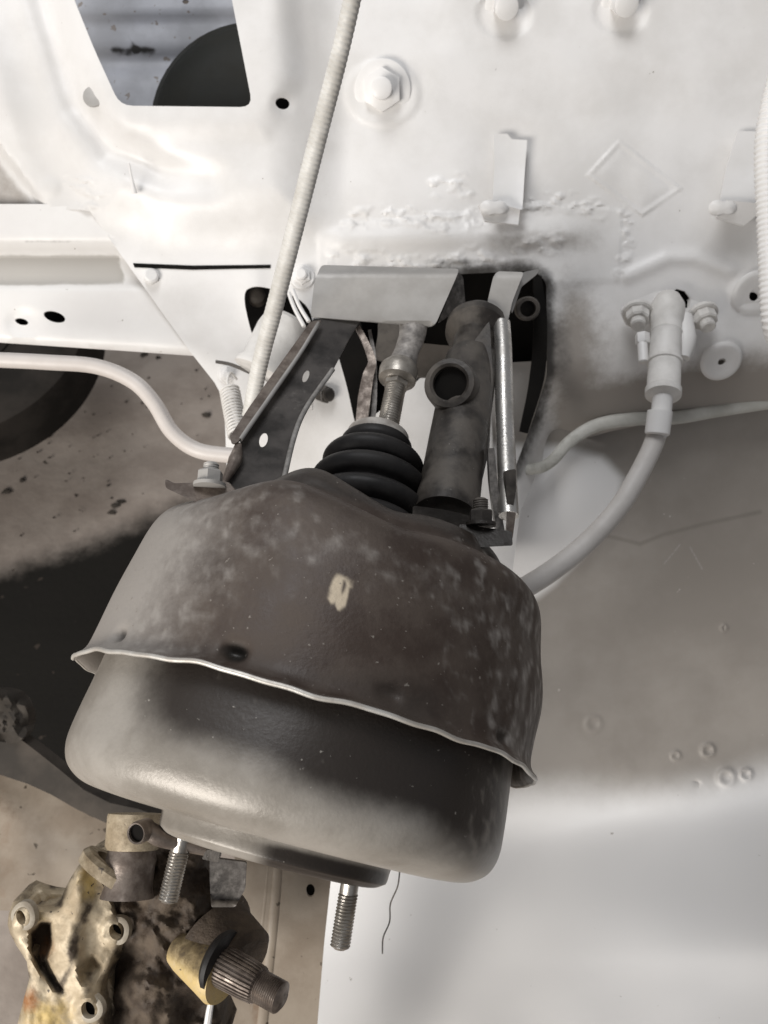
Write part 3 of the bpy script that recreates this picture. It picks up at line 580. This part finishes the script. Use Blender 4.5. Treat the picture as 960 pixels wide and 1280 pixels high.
rail([(416, 462, Dc(416, 462, 1)), (384, 508, Dc(384, 508, 1)), (368, 545, Dc(368, 545, 1)), (352, 612, Dc(352, 612, 1))], 1.6, GREYP, 'lower_lip', attrs={'grime_tone': .45 * np.ones(360)})
# ------------------------------------------------------------------ cable, spring, pipe, conduit
cb = thing('control_cable', P(313, 505, 560), 'long pale spiral sheathed cable crossing from the top edge down to the dark bracket', 'cable')
path = pxpath([(452, -60, 430), (440, 0, 440), (424, 70, 454), (398, 170, 478), (370, 280, 506), (343, 385, 534), (326, 450, 552), (312, 520, 570)], 900)
MB().add(tube(path, [4.9, 5.0, 5.6, 5.8, 5.5], 20, helix=(3.0, .13))).build('sheath', CABLE, cb)
sg = thing('return_spring', P(290, 540, 640), 'small white painted coil spring hooked beside the pale cable lower end', 'spring')
A = P(287, 488, 660); B = P(298, 545, 640); t = np.linspace(0, 1, 420); ax, u1, u2 = frame(B - A)
hel = A + (B - A) * t[:, None] + 7.6 * (np.cos(t * 2 * math.pi * 15)[:, None] * u1 + np.sin(t * 2 * math.pi * 15)[:, None] * u2)
MB().add(tube(hel, 1.05, 8)).build('coil', WHITED, sg, attrs={'grime_tone': .1 * np.ones(420 * 8)})
MB().add(tube(pxpath([(291, 488, 655), (284, 478, 655), (288, 466, 660), (296, 474, 668)], 16), 1.05, 8)).build('hook', WHITED, sg, attrs={'grime_tone': np.zeros(128)})
lp = thing('fluid_pipe', P(0, 452, 640), 'pale beige painted pipe bending from the left edge down behind the channel bracket', 'pipe')
MB().add(tube(pxpath([(-60, 448, 640), (0, 450, 640), (60, 453, 640), (120, 458, 640), (165, 476, 638), (192, 503, 636), (215, 540, 634), (245, 562, 632), (285, 569, 630), (340, 572, 630)], 80), 6.2, 20)).build('pipe', HOSEL, lp)
wc = thing('ribbed_conduit', P(958, 400, 600), 'white ribbed conduit running down the right edge of the photo', 'conduit')
MB().add(tube(pxpath([(975, 90, 600), (963, 140, 600), (957, 190, 600), (960, 280, 600), (966, 400, 600), (978, 430, 620)], 500), 7.8, 18, helix=(4.2, .5))).build('sheath', WHITE2, wc)
ro = thing('release_cylinder', P(345, 440, 660), 'white painted small cylinder showing inside the left opening behind the pale cable', 'cylinder')
b = MB(); b.add(revolve([(0, 6), (0, 14), (4, 20), (14, 22), (44, 22), (48, 25), (52, 25), (52, 10)], P(362, 398, 668), (-.42, -.9, .1), 32)); b.build('cylinder_body', WHITED, ro, attrs={'grime_tone': .15 * np.ones(32 * 8)})
b = MB(); b.add(tube(pxpath([(361, 366, 640), (368, 385, 636), (380, 408, 630)], 16), 1.6, 8)); b.add(tube(pxpath([(366, 362, 640), (374, 382, 636), (386, 402, 630)], 16), 1.6, 8)); b.build('link_wire', WHITE2, ro)
b = MB(); b.add(revolve([(0, 8), (8, 8), (10, 6), (11, 2)], P(322, 374, 725), (0, .2, 1), 24)); b.build('inner_knob', DBAR, ro)
# ------------------------------------------------------------------ brake hose union
hs = thing('brake_hose', P(832, 400, 680), 'white painted hose with flanged union bolted to the wall, curving down left', 'hose')
A = P(834, 392, 672); B = P(829, 492, 640); ax = unit(B - A); ln = np.linalg.norm(B - A)
b = MB(); b.add(revolve([(-20, 5), (-17, 10), (-8, 14), (2, 14.5), (10, 13.5), (12, 12.8), (ln * .24, 12.2), (ln * .26, 13.2), (ln * .28, 12.2), (ln * .60, 12.8), (ln * .61, 14), (ln * .64, 14), (ln * .65, 12.8), (ln * .93, 13.0), (ln * .95, 14.2), (ln * 1.02, 14), (ln * 1.04, 10), (ln * 1.05, 8)], A, ax, 36)); b.build('union_body', WHITED, hs, attrs={'grime_tone': np.zeros(36 * 18)})
fl = mesh('flange', *plate(rounded([(776, 384), (800, 372), (826, 362), (846, 364), (872, 378), (896, 380), (898, 400), (874, 410), (850, 400), (810, 398), (786, 408)], 8), flat(682), 6, [HB], 6)[:2], WHITE2, hs)
for (x, y, ax_) in ((797, 392, (-.15, -.75, .55)), (879, 394, (.05, -.75, .55))):
    o = P(x, y, 674); ax2 = unit(ax_); b = MB(); b.add(revolve([(-3, 12.5), (0, 12.5), (1, 11)], o, ax2, 28)); b.add(revolve([(1, 10), (8, 10), (9.5, 8.5)], o, ax2, 8)); b.add(revolve([(9, 6.2), (15, 6.2), (16, 5)], o, ax2, 20)); b.build('bolt', WHITED, hs, sharp=30, attrs={'grime_tone': .25 * np.ones(b.n)})
b = MB(); b.add(hexp(P(803, 418, 668), (-.05, -1, .3), 6, 9)); b.add(revolve([(0, 4.2), (20, 4.2), (21, 3)], P(803, 425, 666), (-.05, -1, .3), 14)); b.build('bleed_screw', WHITE2, hs)
b = MB(); b.add(tube(pxpath([(862, 420, 670), (860, 440, 668), (852, 452, 664)], 12), [6, 5, 3], 10)); b.add(tube(pxpath([(852, 398, 672), (856, 425, 664), (853, 448, 660)], 14), [9, 9, 6], 16)); b.build('side_lug', WHITE2, hs)
b = MB(); b.add(tube(pxpath([(829, 492, 640), (826, 520, 640)], 6), 8, 20)); b.build('neck', WHITE2, hs)
b = MB(); b.add(revolve([(0, 8.5), (0, 9.8), (18, 9.6), (19, 8.5)], P(825, 514, 636), (-.12, -1, 0), 24)); b.add(plate(rounded([(826, 516), (840, 516), (838, 540), (832, 548), (826, 542)], 2), flat(632), 6, (), 5)[:2]); b.build('clip', WHITE2, hs)
MB().add(tube(pxpath([(826, 520, 640), (818, 552, 640), (800, 590, 638), (775, 632, 634), (740, 672, 628), (700, 706, 620), (655, 735, 612), (600, 760, 604)], 80), [7.8, 7.8, 7.9, 8.2, 8.4], 20)).build('hose', HOSE, hs)
# ------------------------------------------------------------------ steering box, lower left
st = thing('steering_box', P(150, 1200, 480), 'corroded yellowish aluminium steering box with greasy body at the lower left', 'steering box')
CAV = [(38, 1166), (50, 1153), (64, 1152), (66, 1180), (58, 1200), (70, 1225), (80, 1240), (68, 1236), (48, 1212), (38, 1186)]
def Dst(p):
    x, y = p[:, 0], p[:, 1]; d = 486 + 0.10 * (x - 100) - .03 * (y - 1180)
    d += 17 * sst(-sdf(p, CAV), -3, 5) + 9 * sst(-sdf(p, [(98, 1212), (116, 1196), (126, 1208), (116, 1228), (102, 1230)]), -4, 5)
    d -= 7 * np.exp(-((pathd(p, [(95, 1092), (98, 1130), (86, 1180), (100, 1225), (110, 1250)])) / 15) ** 2)
    for (cx, cy, r) in ((26, 1147, 16), (144, 1165, 19), (110, 1263, 18)):
        rr = np.hypot(x - cx, y - cy); d -= 3.5 * sst(-rr, -r - 3, -r + 3)
    d += 14 * sst(sdf(p, chaikin([(10, 1150), (22, 1122), (50, 1132), (78, 1130), (96, 1075), (128, 1072), (142, 1125), (162, 1160), (142, 1212), (128, 1245), (140, 1320), (20, 1320), (34, 1210), (10, 1165)], 2)), -9, 4)
    d -= 1.5 * nz(p, 26, 5, 5) + .7 * nz(p, 6, 8, 3); return d
v, f, q = plate(chaikin([(8, 1150), (20, 1118), (45, 1128), (74, 1132), (82, 1108), (102, 1075), (122, 1064), (140, 1090), (145, 1130), (158, 1150), (162, 1178), (148, 1200), (134, 1222), (128, 1245), (140, 1330), (10, 1330), (26, 1262), (40, 1212), (14, 1172)], 1), Dst, 22, [circle(26, 1147, 5.5, 9.5, rot=-18), circle(144, 1165, 7.5, 10, rot=-15), circle(110, 1263, 8.5, 11, rot=-15)], 4)
x, y = q[:, 0], q[:, 1]
nn = np.clip(nz(q, 20, 7, 5), 0, 1)
hs_ = mesh('cover_casting', v, f, ALU, st, sharp=50, attrs={'yellow': np.clip(.75 * np.exp(-((x - 110) / 14) ** 2 - ((y - 1105) / 28) ** 2) + .65 * np.exp(-((x - 60) / 40) ** 2 - ((y - 1270) / 30) ** 2) + .4 * np.exp(-((x - 50) / 14) ** 2 - ((y - 1150) / 16) ** 2), 0, 1),
     'grime_tone': np.clip(.85 * sst(-sdf(q, CAV), -5, 6) + .6 * np.exp(-pathd(q, [(112, 1135), (96, 1160), (88, 1210), (72, 1240)]) ** 2 / 30) + .5 * np.exp(-((x - 110) / 12) ** 2 - ((y - 1214) / 13) ** 2) + .6 * sst(x, 130, 150) * sst(y, 1195, 1210) + .62 * nn + .45 * np.exp(-(sdf(q, chaikin([(8, 1150), (20, 1118), (45, 1128), (74, 1132), (82, 1108), (102, 1075), (122, 1064), (140, 1090), (145, 1130), (158, 1150), (162, 1178), (148, 1200), (134, 1222), (128, 1245), (140, 1330), (10, 1330), (26, 1262), (40, 1212), (14, 1172)], 1)) / 7) ** 2) + .5 * sst(x, 128, 158) * sst(-y, -1150, -1110), 0, 1), 'rust': .8 * np.exp(-((x - 38) / 14) ** 2 - ((y - 1250) / 18) ** 2) + .5 * np.exp(-((x - 60) / 14) ** 2 - ((y - 1185) / 20) ** 2)})
v, f, q = plate(rounded([(20, 1134), (60, 1142), (120, 1100), (150, 1160), (130, 1220), (118, 1300), (60, 1300), (50, 1210)], 8), flat(519), 4, (), 20); mesh('bore_shade_sheet', v, f, VOID, hs_)  # black sheet put behind the holes to darken them
for (cx, cy, r_) in ((26, 1147, 4.6), (144, 1165, 4.9), (110, 1263, 5.4)):
    d_ = float(Dst(np.array([[cx, cy]]))[0]); MB().add(revolve([(0, r_), (.5, r_)], P(cx, cy, d_ + 7), (.1, .1, 1), 24)).build('bore_shade_disc', VOID, hs_)  # black disc paints the shade inside each hole
    def lugrf(th, ss, rr, i): return rr * (1 + .04 * np.sin(3 * th + cx)), ss
    MB().add(revolve([(-6, 8.4), (-2.2, 8.2), (-1.4, 7.0), (-1.2, 5.4), (-5, 4.9)], P(cx, cy, d_), (-.22, .1, 1), 36, lugrf, closed=True)).build('bolt_lug', LUG, hs_)
# greasy body behind
def Dgr(p):
    x, y = p[:, 0], p[:, 1]; d = 512 + .0002 * (x - 210) ** 2
    d -= 26 * np.exp(-((x - 205) / 60) ** 2 - ((y - 1150) / 70) ** 2) + 20 * np.exp(-((x - 190) / 34) ** 2 - ((y - 1245) / 34) ** 2)
    d += 16 * sst(y, 1210, 1275) * sst(x, 205, 235)
    d -= 9 * nz(p, 30, 9, 4) + 1.6 * nz(p, 8, 2, 3); return d
v, f, q = plate(chaikin([(120, 1075), (150, 1085), (215, 1058), (262, 1080), (268, 1130), (300, 1150), (306, 1185), (292, 1215), (262, 1242), (300, 1330), (60, 1330), (130, 1240), (150, 1190), (140, 1130)], 2), Dgr, 30, (), 4)
mesh('body_casting', v, f, GREASE, st, sharp=70)
v, f = revolve([(0, 9), (6, 11), (26, 15), (35, 17), (38, 16)], P(222, 1186, 486), unit(P(300, 1222, 470) - P(232, 1184, 492)), 40)
x = np.linspace(0, 1, len(v)); mesh('shaft_boss', v, f, ALU, st, attrs={'yellow': .6 + 0 * x, 'grime_tone': .62 * sst(v[:, 1], np.percentile(v[:, 1], 30), np.percentile(v[:, 1], 75)), 'rust': 0 * x})
v, f = revolve([(0, 12), (4, 23), (30, 24), (34, 20)], P(262, 1158, 500), unit((.55, -.35, .5)), 40); mesh('boss_cap', v, f, GREASE, st)
SA = P(278, 1207, 466); SB = P(356, 1250, 446); sax = unit(SB - SA)
MB().add(revolve([(-4, 10), (-3.5, 15.5), (-1, 17.5), (1.5, 17), (2, 12)], SA - sax * 1 + np.array([0, 2, 0]), sax, 40)).build('oil_seal', RUB, st)
def spl(th, ss, rr, i): return rr - .85 * (np.cos(30 * th) > .0) * (rr > 8.9) * (ss < 27), ss
MB().add(revolve([(0, 10.8), (2, 11.2), (20, 10.6), (26, 10), (27, 8), (28, 7.6)], SA, sax, 240, spl)).build('splined_shaft', RUSTY, st, sharp=25)
MB().add(threadm(SA + sax * 27, sax, 8.7, 15, 1.3, .9, 36)).build('threaded_end', RUSTY, st)
# column coupling
CA = P(172, 1000, 500); CB = P(160, 1112, 484); cx = unit(CB - CA); ln = np.linalg.norm(CB - CA)
b = MB(); b.add(revolve([(8, 12), (8, 16.6), (10, 17), (ln * .25, 16.8), (ln * .52, 16.4), (ln * .56, 15.4)], CA, cx, 60)); v, f = b.v[0], b.f; mesh('coupling_sleeve', v, f, ALU, st, attrs={'grime_tone': .42 * np.ones(len(v)), 'yellow': .25 * np.ones(len(v)), 'rust': np.zeros(len(v))})
b = MB(); b.add(revolve([(0, 14.4), (6, 14.4), (9, 15.2), (12, 14.6), (24, 14.2), (30, 16)], CA + cx * ln * .5, cx, 40)); b.build('coupling_collar', RUSTY, st)
v, f = revolve([(0, 20), (3, 22), (9, 21), (9, 14), (0, 14)], P(146, 1080, 494), unit((-.5, -.75, .3)), 36, closed=True); mesh('clamp_ring', v, f, ALU, st, attrs={'yellow': .3 + 0 * v[:, 0], 'grime_tone': .5 + 0 * v[:, 0], 'rust': 0 * v[:, 0]})
sl = thing('small_sheet_bracket', P(288, 1110, 560), 'small grey sheet bracket beneath the booster hub beside the left stud', 'bracket')
v, f, q = plate(rounded([(262, 1072), (308, 1078), (306, 1112), (294, 1134), (264, 1134), (262, 1100)], 3), lambda p: 470 + .1 * (p[:, 0] - 280) - 4 * sst(p[:, 1], 1126, 1132), 2, (), 6); mesh('bracket_sheet', v, f, CHAN, sl, attrs={'bare': .35 + .3 * (q[:, 1] > 1126)})
# ------------------------------------------------------------------ tan lower rail strip with ridge and hole
tr = thing('lower_rail', P(340, 1200, 640), 'tan stained sheet rail with a raised ridge and one black hole below the booster', 'rail')
def Dtr(p): return 640 + 0 * p[:, 0]
v, f, q = plate([(290, 1040), (420, 1040), (405, 1180), (385, 1420), (240, 1420), (268, 1250), (300, 1140)], Dtr, 2, [circle(388, 1113, 5.5, 8)], 6)
x, y = q[:, 0], q[:, 1]
mesh('rail_sheet', v, f, TAN, tr, attrs={'rust': .5 * np.exp(-((x - 322) / 12) ** 2) * sst(y, 1150, 1200), 'grime_tone': .3 * np.exp(-((x - 356 + .12 * (y - 1080)) / 3) ** 2)})
MB().add(tube(pxpath([(350, 1040, 641), (344, 1130, 641), (326, 1300, 641)], 12), [4, 4.5, 5], 12, flat=.5)).add(tube(pxpath([(338, 1040, 641), (331, 1130, 641), (310, 1300, 641)], 12), [2, 2.5, 2], 10, flat=.5)).build('ridge', TAN, tr)
v, f, q = plate([(372, 1090), (404, 1090), (404, 1135), (372, 1135)], flat(670), 3, (), 20); mesh('rail_back', v, f, VOID, tr)
MB().add(tube(pxpath([(268, 1236, 520), (262, 1262, 520), (257, 1300, 520)], 12), [1.6, 2.2, 2.6], 8)).build('white_strip', WHITE2, tr)
# ------------------------------------------------------------------ hair-thin wire, crossmember, tyre
hw = MB().add(tube(pxpath([(500, 1086, 600), (497, 1108, 600), (488, 1130, 600), (487, 1152, 600), (479, 1172, 600), (478, 1192, 600)], 40), .55, 6)).build('thin_wire', BSTEEL)
tag(hw, 'thin dark curly wire hanging below the booster right of the right stud', 'wire')
xm = thing('crossmember', P(90, 960, 800), 'dark dusty steel crossmember bar behind the booster at the left edge', 'beam')
v, f, q = plate(chaikin([(-90, 860), (0, 905), (60, 950), (120, 1000), (190, 1015), (230, 1040), (190, 1050), (110, 1020), (50, 985), (-10, 965), (-90, 950)], 1), lambda p: 800 - 14 * np.exp(-((p[:, 1] - 900 - .5 * p[:, 0]) / 14) ** 2), 20, (), 8); mesh('beam', v, f, DBAR, xm)
v, f, q = plate(chaikin([(-60, 868), (0, 862), (26, 870), (38, 900), (30, 926), (8, 930), (-60, 912)], 1), lambda p: 792 - 16 * nz(p, 26, 6, 4), 16, (), 5); mesh('beam_bracket', v, f, DBAR, xm)
v, f, q = plate(chaikin([(-90, 955), (0, 962), (60, 990), (130, 1030), (260, 1060), (280, 1120), (120, 1135), (0, 1140), (-90, 1130)], 1), lambda p: 860 - .35 * (p[:, 1] - 960) - 8 * nz(p, 90, 3, 2), 3, (), 10)
us = mesh('splash_shield', v, f, TAN, attrs={'rust': .35 * sst(-q[:, 0], -70, 20), 'grime_tone': .25 * np.exp(-((q[:, 1] - 1000 - .3 * q[:, 0]) / 30) ** 2)}); tag(us, 'smooth tan dusty splash shield behind the steering box at the left edge', 'shield')
ty = thing('front_tyre', P(-20, 560, 1250), 'black car tyre with pale rim lying at the left edge below the white rail', 'tyre')
b = MB(); b.add(revolve([(0, 120), (-6, 130), (-20, 160), (-26, 190), (-24, 215), (-12, 236), (20, 244), (90, 244), (100, 120)], P(-72, 392, 1330), (-.12, -.35, -1), 72, closed=True)); b.build('tyre', TYRE, ty)
b = MB(); b.add(revolve([(0, 120), (-4, 124), (6, 118), (24, 60), (20, 20), (18, 2)], P(-72, 392, 1326), (-.12, -.35, -1), 60)); b.build('rim', TYRE, ty)
# small dark stones and debris on the concrete
def gpt(x, y, z=0.0):
    dirn = np.array([(x - 480) / 1000., (640 - y) / 1000., -1.0]) @ MN[:3, :3].T; k = (z - MN[2, 3]) / dirn[2]; return MN[:3, 3] + dirn * k
r = np.random.default_rng(8); sv = []; sf = []; n = 0
spots = [(197, 447), (180, 443), (260, 520), (258, 519), (60, 545), (62, 572), (28, 600), (75, 515), (145, 632), (152, 628), (140, 640), (8, 615)] + [(r.uniform(20, 280), r.uniform(450, 690)) for _ in range(60)]
for i, (x, y) in enumerate(spots):
    c = gpt(x, y, .004); s = r.uniform(.003, .011) if i < 12 else r.uniform(.0015, .004)
    th_ = np.linspace(0, 2 * math.pi, 7, endpoint=False); rr = s * r.uniform(.6, 1.4, 7)
    ring = np.stack([c[0] + rr * np.cos(th_), c[1] + rr * np.sin(th_) * .7, np.full(7, c[2])], 1); top = ring * .5 + c * .5; top[:, 2] += s * .5
    sv += ring.tolist() + top.tolist(); sf += [(n + j, n + (j + 1) % 7, n + 7 + (j + 1) % 7, n + 7 + j) for j in range(7)] + [tuple(n + 7 + j for j in range(7))]; n += 14
me = bpy.data.meshes.new('grit'); me.from_pydata(sv, [], sf); me.materials.append(DBAR); o = bpy.data.objects.new('grit', me); col.objects.link(o); o['kind'] = 'stuff'; o['label'] = 'small dark grit and crumbs scattered on the brown concrete floor'; o['category'] = 'grit'
